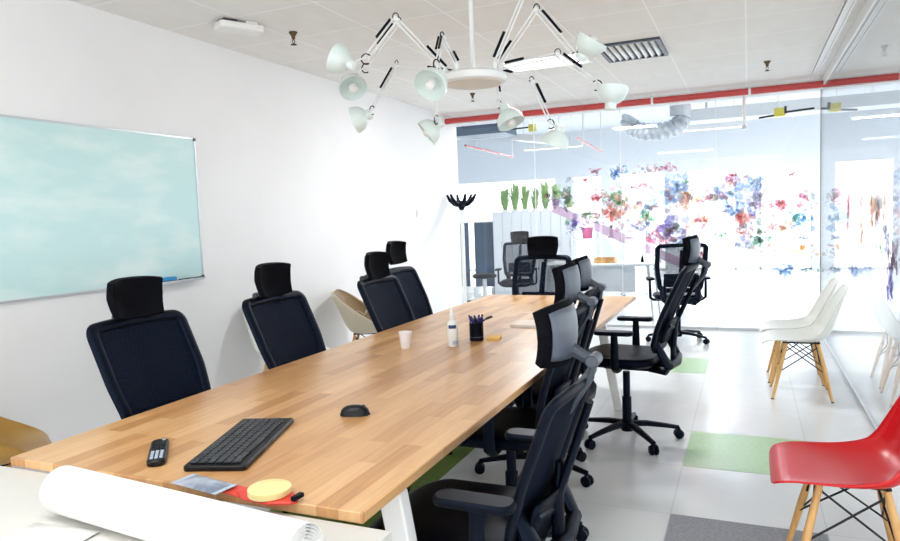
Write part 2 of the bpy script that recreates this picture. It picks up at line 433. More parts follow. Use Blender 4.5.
    for sy in (-1, 1): bb.tube([(-.215, sy*.17, .60), (-.25, sy*.175, .53), (-.285, sy*.165, .465), (-.265, sy*.13, .425), (-.16, sy*.08, .425)], [.026, .034, .034, .028, .024], 10, sx=.7)
    bb.tube([(-.285, -.165, .465), (-.305, 0, .46), (-.285, .165, .465)], .026, 10)
    up.append(bb.build('back_bracket', M['frame'], root))
    sp = MB().tube([(-.285, 0, .55), (back_x(.7)-.045, 0, .70), (back_x(.85)-.045, 0, .85), (back_x(.99)-.04, 0, .99)], [.03, .026, .024, .022], 10, sx=.55)
    sp.tube([(back_x(.66)-.04, -.15, .70), (back_x(.66)-.045, 0, .67), (back_x(.66)-.04, .15, .70)], .014, 8)
    sp.build('back_spine', M['frame'], fr)
    # headrest on its grey bracket
    hx, hz = back_x(1.04), 1.135
    rows = []
    for i in range(9):
        v = i/8*2-1; z = hz+.088*v; row = []
        for j in range(11):
            u = j/5-1; hwid = .138*(1-.10*max(0, -v)-.02*v*v); y = hwid*u
            row.append((hx+.004+.042*u*u-.006*v+.015*(1-v*v)*-1, y, z-.012*abs(u)**3*(1 if v > 0 else -1)))
        rows.append(row)
    hr = MB().grid(rows).build('headrest', M['blackfab'], root, solid=.026, bevel=.009, seg=3); up.append(hr)
    rows2 = []
    for i in range(9):
        v = (i/8*2-1)*.84; row = []
        for j in range(11):
            u = (j/5-1)*.86; hwid = .138*(1-.10*max(0, -v)-.02*v*v)
            row.append((hx+.004+.042*u*u-.006*v-.015*(1-v*v)-.0185, hwid*u, hz+.088*v-.012*abs(u)**3*(1 if v > 0 else -1)))
        rows2.append(row)
    MB().grid(rows2).build('headrest_shell', M['shell_b'], hr, solid=.004)
    br = MB().tube([(hx-.012, 0, hz-.05), (hx-.05, 0, hz-.075), (hx-.075, 0, hz-.085)], [.02, .018, .018], 8)
    br.tube([(hx-.075, 0, hz-.085), (hx-.062, 0, 1.0), (back_x(.9)-.05, 0, .9)], [.015, .018, .018], 10, sx=.6)
    br.lathe([(.015, -.034), (.019, -.03), (.019, .03), (.015, .034)], 14, (hx-.076, 0, hz-.085), (0, 1, 0))
    tag(br.build('headrest_bracket', M['greyp'], hr), 'grey headrest bracket')
    root['up'] = 1
    return root, [o.name.split('.')[0] for o in up]

dense, ups = make_office_chair(False)
sheer, _ = make_office_chair(True)
del dense['up']; del sheer['up']
UPSET = set(ups)
used = {id(dense): False, id(sheer): False}
used = {'d': False, 's': False}
def place_chair(x, y, deg, label, group=None, drop=0, head=0, kind='d', basespin=0, rec=0, nohead=False, fwd=0, sd=None, arm=0):
    src = dense if kind == 'd' else sheer
    todo.append((src, x, y, deg, label, group, drop, head, basespin, rec, nohead, fwd, sd, arm))
todo = []
ch = lambda deg: deg
WS, GS = 'chairs on the wall side of the oak table', 'chairs on the glass side of the oak table'
place_chair(-2.035, 2.14, 0, 'black high-back office chair on the wall side, nearest of those behind the keyboard', WS, -.005, .0)
place_chair(-1.935, 2.94, 0, 'black high-back office chair on the wall side in front of the small white shell chair', WS, -.005, 0)
place_chair(-1.86, 3.92, 0, 'black office chair on the wall side right of the beige tub chair', WS, -.005, 0)
place_chair(-2.07, 4.62, 0, 'furthest black office chair on the wall side, half hidden, its headrest pulled highest', WS, 0, .04)
place_chair(-.80, 1.92, 179, 'nearest black office chair on the glass side, back turned, grey headrest bracket closest to us', GS, -.12, .06, rec=4, fwd=.035, sd=.0, arm=-.14)
place_chair(-.985, 2.86, 181, 'black office chair on the glass side, second from the near end of the oak table', GS, -.035, .015, basespin=14, rec=5, fwd=.045, sd=0)
place_chair(-1.075, 3.55, 182, 'black office chair on the glass side, third from the near end of the oak table', GS, -.035, 0, basespin=-4, rec=5, fwd=.05, sd=0)
place_chair(-.70, 4.28, 176, 'black office chair pulled out from the oak table into the aisle, star base showing', None, .05, 0, basespin=-33, rec=-1, fwd=.005)
place_chair(-1.66, 5.46, -90, 'black mesh office chair at the far head of the oak table, facing us', None, .01, 0, 's')
place_chair(-3.17, 9.75, -80, 'black mesh office chair behind the glass, left of the white desk', None, -.04, 0, 's')
place_chair(-.70, 7.7, 102, 'black mesh chair without headrest, standing alone beside the glass front', None, .02, 0, 's', nohead=True)
for i, (src, x, y, deg, label, group, drop, head, spin, rec, nohead, fwd, sd, arm) in enumerate(todo):
    o = copy_tree(src)
    o.location = (x, y, 0); o.rotation_euler = (0, 0, R(deg))
    tag(o, label, 'chair', group)
    for c in list(o.children):
        b = c.name.split('.')[0]
        if b == 'headrest' and nohead:
            for g_ in list(c.children): bpy.data.objects.remove(g_)
            bpy.data.objects.remove(c); continue
        if b == 'headrest': c.location.x += fwd; c.location.z += head; c.location.x -= 0 if fwd else head*.4
        if rec and b in ('backrest_frame', 'headrest'):     # recline about the tilt pivot
            pv = Vector((-.20, 0, .45)); rm = Matrix.Rotation(R(rec), 3, 'Y'); c.rotation_euler.y = R(rec); c.location = pv+rm@(c.location-pv)
        if b == 'armrest': c.location.x += arm
        if b in UPSET: c.location.z += drop if (sd is None or b in ('backrest_frame', 'headrest')) else sd
        if b == 'star_base': c.rotation_euler.z = R(spin)
for s_ in (dense, sheer):
    for c in list(s_.children):
        for g in list(c.children): bpy.data.objects.remove(g)
        bpy.data.objects.remove(c)
    bpy.data.objects.remove(s_)

# ------------------------------------------------------------------ shell chairs
def interp(T, u):
    for (a, va), (b, vb) in zip(T, T[1:]):
        if u <= b: k = (u-a)/(b-a); return tuple(p+(q-p)*k for p, q in zip(va, vb)) if isinstance(va, tuple) else va+(vb-va)*k
    return T[-1][1]

def catmull(P, u):
    n = len(P)-1; t_ = u*n; i = min(int(t_), n-1); k = t_-i
    p0, p1, p2, p3 = P[max(i-1, 0)], P[i], P[i+1], P[min(i+2, n)]
    return tuple(.5*((2*b)+(-a+c)*k+(2*a-5*b+4*c-d_)*k*k+(-a+3*b-3*c+d_)*k**3) for a, b, c, d_ in zip(p0, p1, p2, p3))

def make_shell(arm):
    if not arm:   # x, z, half width, edge lift
        P = [(.262, .398, .135, .0), (.258, .418, .185, .0), (.235, .435, .212, .002), (.18, .441, .226, .008), (.10, .433, .232, .02),
             (.01, .424, .234, .036), (-.08, .424, .234, .056), (-.14, .440, .232, .07), (-.185, .482, .228, .074), (-.212, .55, .222, .066),
             (-.236, .63, .214, .052), (-.262, .71, .202, .038), (-.285, .775, .178, .024), (-.297, .806, .14, .014), (-.302, .82, .085, .008)]
        pw = 2.4
    else:
        P = [(.30, .40, .16, .0), (.296, .42, .22, .0), (.27, .436, .26, .006), (.20, .436, .29, .05), (.11, .425, .305, .12),
             (.02, .415, .31, .185), (-.07, .415, .31, .225), (-.13, .43, .308, .235), (-.175, .475, .305, .225), (-.205, .54, .30, .195),
             (-.232, .61, .288, .15), (-.26, .68, .265, .10), (-.285, .74, .225, .06), (-.30, .78, .17, .03), (-.306, .795, .10, .015)]
        pw = 2.6
    rows = []
    for i in range(43):
        u = i/42; x_, z_, hw, lf = catmull(P, u); xa, za, _, _ = catmull(P, max(0, u-.01)); xb, zb, _, _ = catmull(P, min(1, u+.01))
        t_ = Vector((xb-xa, zb-za)).normalized(); nx, nz = t_.y, -t_.x
        row = []
        for j in range(25):
            v = j/12-1; k = abs(v)**pw
            yw = hw*math.sin(v*PI/2*(.92 if arm else .86))/math.sin(PI/2*(.92 if arm else .86))
            row.append((x_+nx*lf*k, yw, z_+nz*lf*k))
        rows.append(row)
    return MB().grid(rows)
def leg_ends(sx, sy): return Vector((sx*.105-.005, sy*.115, .405)), Vector((sx*.195, sy*.195, 0))
def make_shell_chair(name, shell, label, loc, deg, arm=False, group=None, lining=None):
    root = thing(name, label, 'chair', loc, R(deg), group)
    mb = make_shell(arm); so = mb.build('shell', M[shell], root, solid=.007, off=-1)
    if lining:   # inner face in its own finish
        li = MB(); li.v = list(mb.v); li.f = list(mb.f)
        lo = li.build('shell_lining', M[lining], root, solid=.0015, off=1)
    top = MB().tube([(.12, .115, .412), (-.12, .115, .412), (-.12, -.115, .412), (.12, -.115, .412)], .006, 8, closed=True)
    for sx in (-1, 1):
        for sy in (-1, 1):
            a, b = leg_ends(sx, sy)
            lg = MB().tube([a, a.lerp(b, .45), b], [.0125, .0155, .0095], 12).build('leg', M['beech'], root)
            MB().lathe([(.0105, 0), (.0105, .006)], 10, (b.x, b.y, .0)).build('foot_cap', M['black'], lg)
            top.tube([a+Vector((0, 0, .02)), a.lerp(b, .3)+Vector((-sx*.004, -sy*.014, 0))], .005, 6)
    for sy in (-1, 1):
        for sx in (-1, 1):
            a, b = leg_ends(sx, sy); a2, b2 = leg_ends(-sx, sy)
            top.tube([a.lerp(b, .52)+Vector((0, sy*-.012, 0)), a2.lerp(b2, .05)+Vector((0, sy*-.012+sx*.004, 0))], .0042, 6)
    for sx in (-1, 1):
        for sy in (-1, 1):
            a, b = leg_ends(sx, sy); a2, b2 = leg_ends(sx, -sy)
            top.tube([a.lerp(b, .48)+Vector((-sx*.012, 0, 0)), a2.lerp(b2, .05)+Vector((-sx*.012, 0, 0))], .0042, 6)
    top.build('wire_brace', M['wire'], root)
    return root
make_shell_chair('shell_chair', 'red', 'red plastic shell chair on wooden legs at the right edge', (.335, 2.86, 0), 180)
make_shell_chair('shell_chair', 'white_s', 'front one of two white shell chairs standing along the right glass wall', (.355, 5.69, 0), 180)
make_shell_chair('shell_chair', 'white_s', 'rear one of two white shell chairs, half hidden by the white one in front', (.345, 6.20, 0), 180)
make_shell_chair('shell_chair', 'white_s', 'white shell chair against the left wall, mostly hidden by a black office chair', (-3.25, 4.27, 0), 0)
make_shell_chair('tub_chair', 'beige', 'beige tub chair with bronze lining against the left wall', (-3.2, 5.4, 0), 22, True, None, 'bronze')
make_shell_chair('tub_chair', 'gold', 'gold tub chair cut off by the left edge, beside the table corner', (-3.16, 1.88, 0), 60, True)

# ------------------------------------------------------------------ on the oak table
ZT = .74
k = thing('keyboard', 'black computer keyboard on the near end of the oak table', 'keyboard', (-1.447, 1.652, ZT), R(109.5))
MB().prism(rrect(.462, .182, .012), 0, .016).build('body', M['kbm'], k, bevel=.004)
rng = random.Random(3); nk = 0
for r_ in range(6):
    y_ = .066-.0245*r_; x_ = -.214
    ws = [.0235]*18 if r_ < 4 else ([.030]+[.0235]*16 if r_ == 4 else [.028, .028, .028, .14, .028, .028, .0235, .0235, .0235, .0235, .0235])
    if r_ == 4: ws = [.036]+[.0235]*15+[.0355]
    for w_ in ws:
        if nk >= 100 or x_+w_ > .222: break
        MB().box(x_+.0015, x_+w_-.0015, y_-.0105, y_+.0105, .016, .0225).build('key', M['keym'], k, bevel=.002, seg=1); nk += 1
        x_ += w_
    if nk >= 100: break

a = thing('remote_control', 'black remote control with pale buttons beside the keyboard', 'remote', (-1.635, 1.49, ZT), R(135-2))
MB().prism(rrect(.22, .052, .02), 0, .02).build('body', M['kbm'], a, bevel=.006)
for i in range(4):
    for j in range(3):
        MB().prism(rrect(.014, .009, .003, 3, -.085+.019*i, -.013+.013*j), .0195, .0225).build('button', M['silverbtn'], a)
for i in range(3):
    for j in range(3):
        MB().lathe([(.0045, .0195), (.0045, .022)], 10, (.0+.022*i, -.013+.013*j, 0)).build('button', M['keym'], a)
MB().lathe([(.006, .0195), (.006, .0225)], 12, (.09, -.012, 0)).build('button', M['silverbtn'], a)

m_ = thing('computer_mouse', 'black computer mouse on the oak table right of the keyboard', 'mouse', (-1.278, 2.035, ZT), R(20))
rows = []
for i in range(13):
    u = i/12; x_ = -.055+.11*u; row = []
    for j in range(13):
        v = j/6-1; hw = .031*math.sqrt(max(0, 1-abs(2*u-1)**3))*(1-.06*math.sin(PI*u)); hgt = .035*math.sqrt(max(0, 1-abs(2*u-1.0)**2.6))
        row.append((x_, hw*v, .001+hgt*max(0, 1-abs(v)**2.8)**.6))
    rows.append(row)
MB().grid(rows).add([(-.05, -.02, 0), (.05, -.02, 0), (.05, .02, 0), (-.05, .02, 0)], [(3, 2, 1, 0)]).build('body', M['kbm'], m_)
MB().lathe([(.009, -.004), (.011, -.002), (.011, .002), (.009, .004)], 14, (.03, 0, .026), (0, 1, 0)).build('scroll_wheel', M['greyp'], m_)

tag(MB().lathe([(.024, 0), (.0255, .004), (.0345, .082), (.0365, .084), (.0365, .088), (.034, .088), (.032, .082), (.023, .006), (0.0001, .005)], 28,
    ).build('paper_cup', M['cup']), 'small white paper cup on the oak table', 'cup').location = (-1.676, 3.205, ZT)

b = thing('spray_bottle', 'white bottle with a narrow nozzle and navy label on the oak table', 'bottle', (-1.448, 3.312, ZT))
MB().lathe([(.027, 0), (.0295, .004), (.0295, .118), (.024, .133), (.013, .140), (.013, .146)], 24).build('body', M['white_p'], b)
MB().lathe([(.0165, .146), (.0165, .170), (.012, .174), (.008, .20), (.006, .207)], 18).build('nozzle_cap', M['white_p'], b)
lb = MB(); rws = []
for i in range(2): rws.append([(.0299*math.cos(R(-110+12*j)), .0299*math.sin(R(-110+12*j)), .098+.03*i-(.0 if i == 0 else .0115)) for j in range(8)])
lb.grid(rws).build('label_patch', M['navy'], b)
rws = []
for i in range(2): rws.append([(.0299*math.cos(R(-70+12*j)), .0299*math.sin(R(-70+12*j)), .012+.02*i) for j in range(6)])
MB().grid(rws).build('label_patch', M['silverbtn'], b)

p_ = thing('pen_holder', 'black cylindrical pen holder full of pens on the oak table', 'pen holder', (-1.385, 3.50, ZT))
MB().lathe([(.036, 0), (.039, .002), (.039, .10), (.0365, .10), (.0365, .004), (.0001, .004)], 26).build('cup', M['black'], p_)
MB().lathe([(.0395, .02), (.0395, .024)], 26).build('band', M['greyp'], p_)
for i in range(9):
    a_ = R(40*i+12); r0, r1 = .02, .031
    bx_, by_ = -1.385+r0*math.cos(a_+1), 3.50+r0*math.sin(a_+1)
    tx_, ty_ = -1.385+r1*math.cos(a_), 3.50+r1*math.sin(a_)
    L_ = .128+.012*((i*7) % 4)/3
    dv = Vector((tx_-bx_, ty_-by_, .1)).normalized()
    s0 = Vector((bx_, by_, ZT+.007)); q = 'penblue' if i % 3 != 1 else 'penblack'
    pen = thing('pen', 'blue pen standing in the black pen holder' if q == 'penblue' else 'black pen standing in the black pen holder', 'pen', s0, 0,
                'blue pens in the holder' if q == 'penblue' else 'black pens in the holder')
    pb = MB().tube([(0, 0, 0), dv*(L_-.04)], .0042, 8).build('barrel', M['silverbtn'] if i % 2 else M[q], pen)
    MB().tube([dv*(L_-.042), dv*L_], .0052, 8).build('cap', M[q], pen)
    MB().tube([dv*(L_-.005)+Vector((.007, 0, 0)), dv*(L_-.035)+Vector((.007, 0, 0))], .0016, 5).build('clip', M[q], pen)
mk = thing('marker_pen', 'dark marker leaning far out of the pen holder to the right', 'marker', (-1.388, 3.502, ZT+.007))
MB().tube([(-.01, 0, .0), (.0385, .0, .098), (.062, .0, .115)], .0045, 8).build('barrel', M['penblack'], mk)
MB().tube([(.062, .0, .115), (.096, .003, .128)], .0065, 8).build('cap', M['penblack'], mk)

n_ = thing('sticky_notes', 'orange-yellow sticky note pad beside the pen holder', 'sticky notes', (-1.305, 3.56, ZT), R(12))
MB().box(-.038, .038, -.038, .038, 0, .012).build('pad', M['note'], n_)
MB().grid([[(-.038+.019*i, -.038, .0122) for i in range(5)], [(-.038+.019*i, .02, .0124) for i in range(5)], [(-.038+.019*i, .038, .016) for i in range(5)]]).build('top_sheet', M['note'], n_)
nb = thing('notebook', 'pale pink notebook lying flat on the oak table', 'notebook', (-1.19, 4.06, ZT), R(-4))
MB().box(-.15, .15, -.105, .105, 0, .002).box(-.15, .15, -.105, .105, .013, .015).box(-.15, -.147, -.105, .105, 0, .015).build('cover', M['pink'], nb)
MB().box(-.146, .146, -.102, .102, .002, .013).build('pages', M['paper'], nb)

# ------------------------------------------------------------------ on the white table
rl = thing('paper_roll', 'large white paper roll lying on the white side table', 'paper roll', (-1.60, 1.15, SZ), R(-5.6))
sp = []
for i in range(150):
    a_ = i/149*2*PI*5.72; r_ = .024+.036*i/149; sp.append((r_*math.cos(a_), r_*math.sin(a_)))
amax = 150
MB().grid([[(x_, c_, .0612+s_) for c_, s_ in sp] for x_ in (0, .27, .53, .80)]).build('rolled_sheet', M['paper'], rl, solid=.0012)
sh = MB().grid([[(x_*1.0, y_, .001+.004*math.sin(x_*9)**2*(1 if y_ > .05 else 0)) for x_ in (0, .07, .14, .21)] for y_ in (0, .05, .1, .148)]).build('paper_sheet', M['paper'], solid=.0006)
sh.location = (-1.60, .93, SZ+.0005); sh.rotation_euler = (0, 0, R(4)); tag(sh, 'loose white paper sheet on the side table below the roll', 'paper')
td = thing('tape_dispenser', 'red tape dispenser with a yellow tape roll at the near edge of the oak table', 'tape dispenser', (-1.10, 1.342, ZT), R(-4))
MB().prism([(-.095, -.02), (-.055, -.046), (.03, -.046), (.085, -.022), (.088, .0), (.05, .03), (.0, .046), (-.06, .035), (-.098, .01)], 0, .009).build('body', M['tapered'], td, bevel=.004)
MB().lathe([(.024, .009), (.052, .009), (.054, .011), (.054, .025), (.051, .027), (.024, .027)], 32, (-.004, 0, 0)).build('tape', M['tape'], td)
MB().lathe([(.001, .010), (.024, .010), (.024, .025), (.020, .026), (.001, .025)], 24, (-.004, 0, 0)).build('core', M['paper'], td)
MB().box(.078, .092, -.018, .018, .009, .02).build('cutter', M['black'], td, bevel=.002)
pk = thing('snack_packet', 'grey-blue foil packet on the near edge of the oak table', 'packet', (-1.315, 1.338, ZT), R(-8))
rows = []
for i in range(9):
    u = i/4-1; rows.append([(.075*u, .036*(j/3-1), .009+.008*math.sqrt(max(0, (1-u*u)*(1-(j/3-1)**2)))) for j in range(7)])
rows_b = [[(x_, y_, .018-z_) for x_, y_, z_ in r_] for r_ in rows]
MB().grid(rows).grid([list(reversed(r_)) for r_ in rows_b]).build('pouch', M['packet'], pk)
MB().box(-.088, -.074, -.036, .036, .0085, .0095).build('seal', M['silverbtn'], pk)
MB().box(.074, .088, -.036, .036, .0085, .0095).build('seal', M['silverbtn'], pk)
cd = tag(MB().prism(rrect(.10, .05, .008), 0, .003).build('card_wallet', M['tapered']), 'flat red card on the oak table edge, left of the yellow tape', 'card')
cd.location = (-1.215, 1.345, ZT); cd.rotation_euler = (0, 0, R(-12))

# ------------------------------------------------------------------ left wall
wb = thing('whiteboard', 'large pale cyan whiteboard on the left wall', 'whiteboard', (WL, 2.565, 1.0645))
hw_, hh_ = 1.20, .985
MB().box(.006, .016, -hw_+.008, hw_-.008, .008, hh_-.008).build('writing_surface', M['board'], wb)
MB().box(0, .02, -hw_, hw_, 0, .012).box(0, .02, -hw_, hw_, hh_-.012, hh_).box(0, .02, -hw_, -hw_+.012, .012, hh_-.012).box(0, .02, hw_-.012, hw_, .012, hh_-.012).build('frame', M['alu'], wb)
for z_ in (0, hh_-.022):
    MB().box(0, .024, hw_-.022, hw_+.002, z_, z_+.022).build('corner_cap', M['greyp'], wb, bevel=.003)
MB().box(.02, .07, .45, 1.15, -.006, 0).box(.066, .07, .45, 1.15, 0, .01).build('pen_tray', M['alu'], wb)
er = thing('board_eraser', 'blue eraser on the whiteboard tray', 'eraser', (WL+.044, 3.41, 1.0645))
MB().box(-.02, .02, -.06, .06, .012, .036).build('handle', M['blue_e'], er, bevel=.004)
MB().box(-.02, .02, -.06, .06, 0, .012).build('felt_pad', M['black'], er)
for i, (y_, L_) in enumerate(((3.51, .12), (3.635, .11))):
    mk = thing('board_marker', ['black marker on the whiteboard tray beside the blue eraser', 'black marker at the far end of the whiteboard tray'][i], 'marker', (WL+.044, y_, 1.0725))
    MB().tube([(0, 0, 0), (0, L_*.6, 0)], .0075, 10).build('barrel', M['black'], mk)
    MB().tube([(0, L_*.6, 0), (0, L_*.95, 0)], .0082, 10).build('cap', M['penblack' if i else 'black'], mk)
sw = thing('light_switch', 'white double light switch on the left wall', 'light switch', (WL, 7.34, 1.45))
MB().box(0, .009, -.075, .075, 0, .09).build('plate', M['white_p'], sw, bevel=.003)
for s_ in (-1, 1): MB().box(.009, .014, s_*.034-.026, s_*.034+.026, .015, .075).build('rocker', M['white_m'], sw, bevel=.002)

# ------------------------------------------------------------------ ceiling
ap = thing('access_point', 'white wireless unit with a dark clip on the ceiling above the whiteboard', 'ceiling unit', (-3.06, 3.69, H), R(62))
MB().prism(rrect(.30, .15, .03), -.062, -.018).build('body', M['white_p'], ap, bevel=.01)
MB().box(-.12, -.03, -.05, .05, -.018, 0).build('bracket', M['ventdark'], ap)
MB().box(.03, .11, -.05, .05, -.018, 0).build('bracket', M['white_m'], ap)
def sprinkler(x, y, lab):
    s_ = thing('ceiling_sprinkler', lab, 'sprinkler', (x, y, H+.001))
    MB().lathe([(.012, -.05), (.014, -.03), (.03, -.006), (.03, 0)], 14).build('escutcheon', M['brass'], s_)
    MB().tube([(0, 0, -.05), (-.012, 0, -.065), (0, 0, -.085)], .003, 6).tube([(0, 0, -.05), (.012, 0, -.065), (0, 0, -.085)], .003, 6).build('yoke', M['brass'], s_)
    MB().lathe([(.006, -.092), (.022, -.089), (.022, -.086), (.006, -.084)], 12).build('deflector', M['black'], s_)
sprinkler(-2.905, 4.065, 'small sprinkler head on the ceiling right of the white wireless unit')
sprinkler(.167, 7.1, 'small sprinkler head on the ceiling right of the hanging white pipe')
sprinkler(1.075, 7.0, 'small sprinkler head on the ceiling at the far right of the picture')
sprinkler(-2.72, 7.0, 'small sprinkler head on the ceiling behind the lamp chandelier')
cl = thing('ceiling_light', 'rectangular lit panel in the ceiling behind the chandelier', 'ceiling light', (-1.62, 5.95, H))
MB().box(-.36, .36, -.21, .21, -.012, 0).build('frame', M['white_m'], cl, bevel=.003)
MB().box(-.34, .34, -.19, .19, -.016, -.012).build('diffuser', M['lit'], cl)
struct(MB().box(.60, .615, 0, G-.4, H-.02, H).box(.645, .66, 0, G-.4, H-.02, H).box(.60, .66, 0, G-.4, H-.008, H), 'trim_20', M['white_m'])
av = thing('air_vent', 'slatted air vent in the ceiling behind the chandelier', 'air vent', (-.87, 5.93, H))
MB().box(-.23, .23, -.30, .30, -.004, 0).build('backing', M['ventdark'], av)
MB().box(-.25, .25, -.32, -.29, -.02, 0).box(-.25, .25, .29, .32, -.02, 0).box(-.25, -.22, -.29, .29, -.02, 0).box(.22, .25, -.29, .29, -.02, 0).build('frame', M['greyp'], av)
for i in range(8):
    x_ = -.19+.054*i; MB().add([(x_-.016, -.29, -.02), (x_-.016, .29, -.02), (x_+.012, .29, -.005), (x_+.012, -.29, -.005)], [(0, 1, 2, 3)]).build('slat', M['white_m'], av, solid=.003)

# red sprinkler main along the glass front
pp = thing('sprinkler_pipe', 'long red pipe running under the ceiling along the top of the glass front', 'pipe', (0, G-.3, H-.085))
MB().tube([(WL, 0, 0), (7, 0, 0)], .036, 18).build('pipe', M['redpipe'], pp)
for x_ in (-2.55, -1.0, .02, 1.4, 3.0):
    MB().tube([(x_-.012, 0, 0), (x_+.012, 0, 0)], .041, 18).tube([(x_, 0, .045), (x_, 0, .084)], .008, 8).build('pipe_clamp', M['white_m'], pp)
dp = thing('drop_pipe', 'white pipe hanging from the ceiling in front of the glass, right of the middle', 'pipe', (-.036, 8.40, H))
MB().tube([(0, 0, 0), (0, 0, -.44)], .017, 12).build('pipe', M['white_m'], dp)
MB().lathe([(.028, -.47), (.03, -.46), (.022, -.43)], 14).build('end_fitting', M['alu'], dp)

# ------------------------------------------------------------------ chandelier of desk-lamp arms
CX, CY, CZ = -1.40, 3.62, 2.19
ch = thing('chandelier', 'white hanging chandelier of many jointed desk-lamp arms above the oak table', 'chandelier', (CX, CY, H))
def L3(p): return Vector(p)-Vector((CX, CY, H))
MB().tube([(0, 0, 0), (0, 0, CZ-H+.03)], .013, 12).build('rod', M['rodwhite'], ch)
MB().lathe([(.05, -.03), (.06, -.02), (.06, 0)], 20).build('canopy', M['rodwhite'], ch)
hb = MB().lathe([(.165, CZ-H-.03), (.18, CZ-H-.026), (.185, CZ-H-.02), (.185, CZ-H+.012), (.17, CZ-H+.025), (.02, CZ-H+.05)], 40).build('hub', M['rodwhite'], ch)
MB().lathe([(.001, CZ-H-.034), (.15, CZ-H-.034), (.155, CZ-H-.03), (.155, CZ-H-.028)], 36).build('hub_diffuser', mat('hub_glass', (222, 214, 196), .4), hb)
ARMS = [
   ((-1.78, 3.45, 2.53), (-1.92, 3.35, 2.32), (-2.05, 3.3, 2.31), (-.85, -.2, .45)),
   ((-1.85, 3.62, 2.56), (-2.08, 3.62, 2.34), (-2.17, 3.6, 2.24), (.45, -.45, -.6)),
   ((-1.46, 3.35, 2.36), (-1.43, 3.2, 2.2), (-1.43, 3.15, 2.10), (-.1, -.75, -.55)),
   ((-2.02, 3.9, 2.39), (-2.21, 3.9, 2.14), (-2.3, 3.9, 2.09), (-.75, -.2, -.25)),
   ((-1.72, 3.86, 2.30), (-1.76, 3.9, 2.04), (-1.82, 3.95, 1.98), (-.6, -.3, -.5)),
   ((-1.38, 3.95, 2.22), (-1.40, 4.05, 2.12), (-1.34, 4.05, 2.02), (.35, -.1, -.75)),
   ((-1.16, 3.95, 2.20), (-1.08, 4.05, 1.97), (-1.06, 4.1, 1.88), (-.35, .1, -.8)),
   ((-.95, 3.75, 2.29), (-.76, 3.85, 2.13), (-.68, 3.85, 2.06), (.1, .1, .9)),
   ((-1.02, 3.6, 2.5), (-.83, 3.65, 2.25), (-.76, 3.65, 2.29), (.55, -.1, .75)),
   ((-1.04, 3.5, 2.59), (-.9, 3.4, 2.64), (-.84, 3.38, 2.66), (.7, -.4, -.2)),
]
def jitter(v, w): return v + w
for el, jo, shp, dr in ARMS:
    el, jo, shp, dr = L3(el), L3(jo), L3(shp), Vector(dr).normalized()
    az = math.atan2(el.y, el.x); rt = Vector((.155*math.cos(az), .155*math.sin(az), CZ-H+.05))
    side = Vector((-math.sin(az), math.cos(az), 0))
    am = MB()
    for (a_, b_) in ((rt, el), (el, jo)):
        up_ = (b_-a_).normalized().cross(side)*.011
        for s_ in (-1, 1): am.tube([a_+up_*s_, b_+up_*s_], .0042, 6)
    am.tube([rt-Vector((0, 0, .03)), rt+Vector((0, 0, .012))], .012, 8)
    am.tube([el-side*.016, el+side*.016], .013, 8)
    ao = am.build('lamp_arm', M['rodwhite'], ch)
    for (a_, b_, u0, u1) in ((rt, el, .08, .42), (el, jo, .08, .55)):
        up_ = (b_-a_).normalized().cross(side)*.022
        dv = b_-a_
        for s_ in (-1, 1):
            MB().tube([a_+dv*u0+up_+side*.009*s_, a_+dv*u1+up_+side*.009*s_], .0062, 8).build('spring', M['black'], ao)
    # wire loop at the elbow and cable loop at the shade
    hk = [el+Vector((0, 0, .012))+(side*0)+Vector((math.cos(q)*.016*math.cos(az), math.cos(q)*.016*math.sin(az), math.sin(q)*.02)) for q in [R(20*i-30) for i in range(13)]]
    MB().tube(hk, .003, 6).build('elbow_loop', M['black'], ao)
    u_ = (shp-jo); pl = Vector((0, 0, 1))
    ck = [jo+Vector((math.cos(q)*.028*math.cos(az), math.cos(q)*.028*math.sin(az), math.sin(q)*.028-.01)) for q in [R(24*i-120) for i in range(12)]]
    MB().tube(ck, .0036, 6).build('cable_loop', M['black'], ao)
    # shade: opens along dr, its neck points back to the joint
    prof_o = [(.027, -.082), (.031, -.074), (.031, -.048), (.052, -.036), (.072, -.012), (.083, .018), (.086, .042)]
    prof_i = [(.083, .042), (.08, .019), (.069, -.009), (.049, -.03), (.0005, -.04)]
    sd = MB().lathe(prof_o+prof_i, 26, shp, dr).build('lamp_shade', M['lampwhite'], ao)
    MB().lathe([(.012, -.02), (.014, .0), (.026, .02), (.028, .035), (.02, .052), (.0005, .058)], 16, shp, dr).build('bulb', M['white_p'], sd)
    MB().tube([jo, jo.lerp(shp-dr*.05, .6), shp-dr*.05], .006, 8).build('shade_stem', M['rodwhite'], ao)

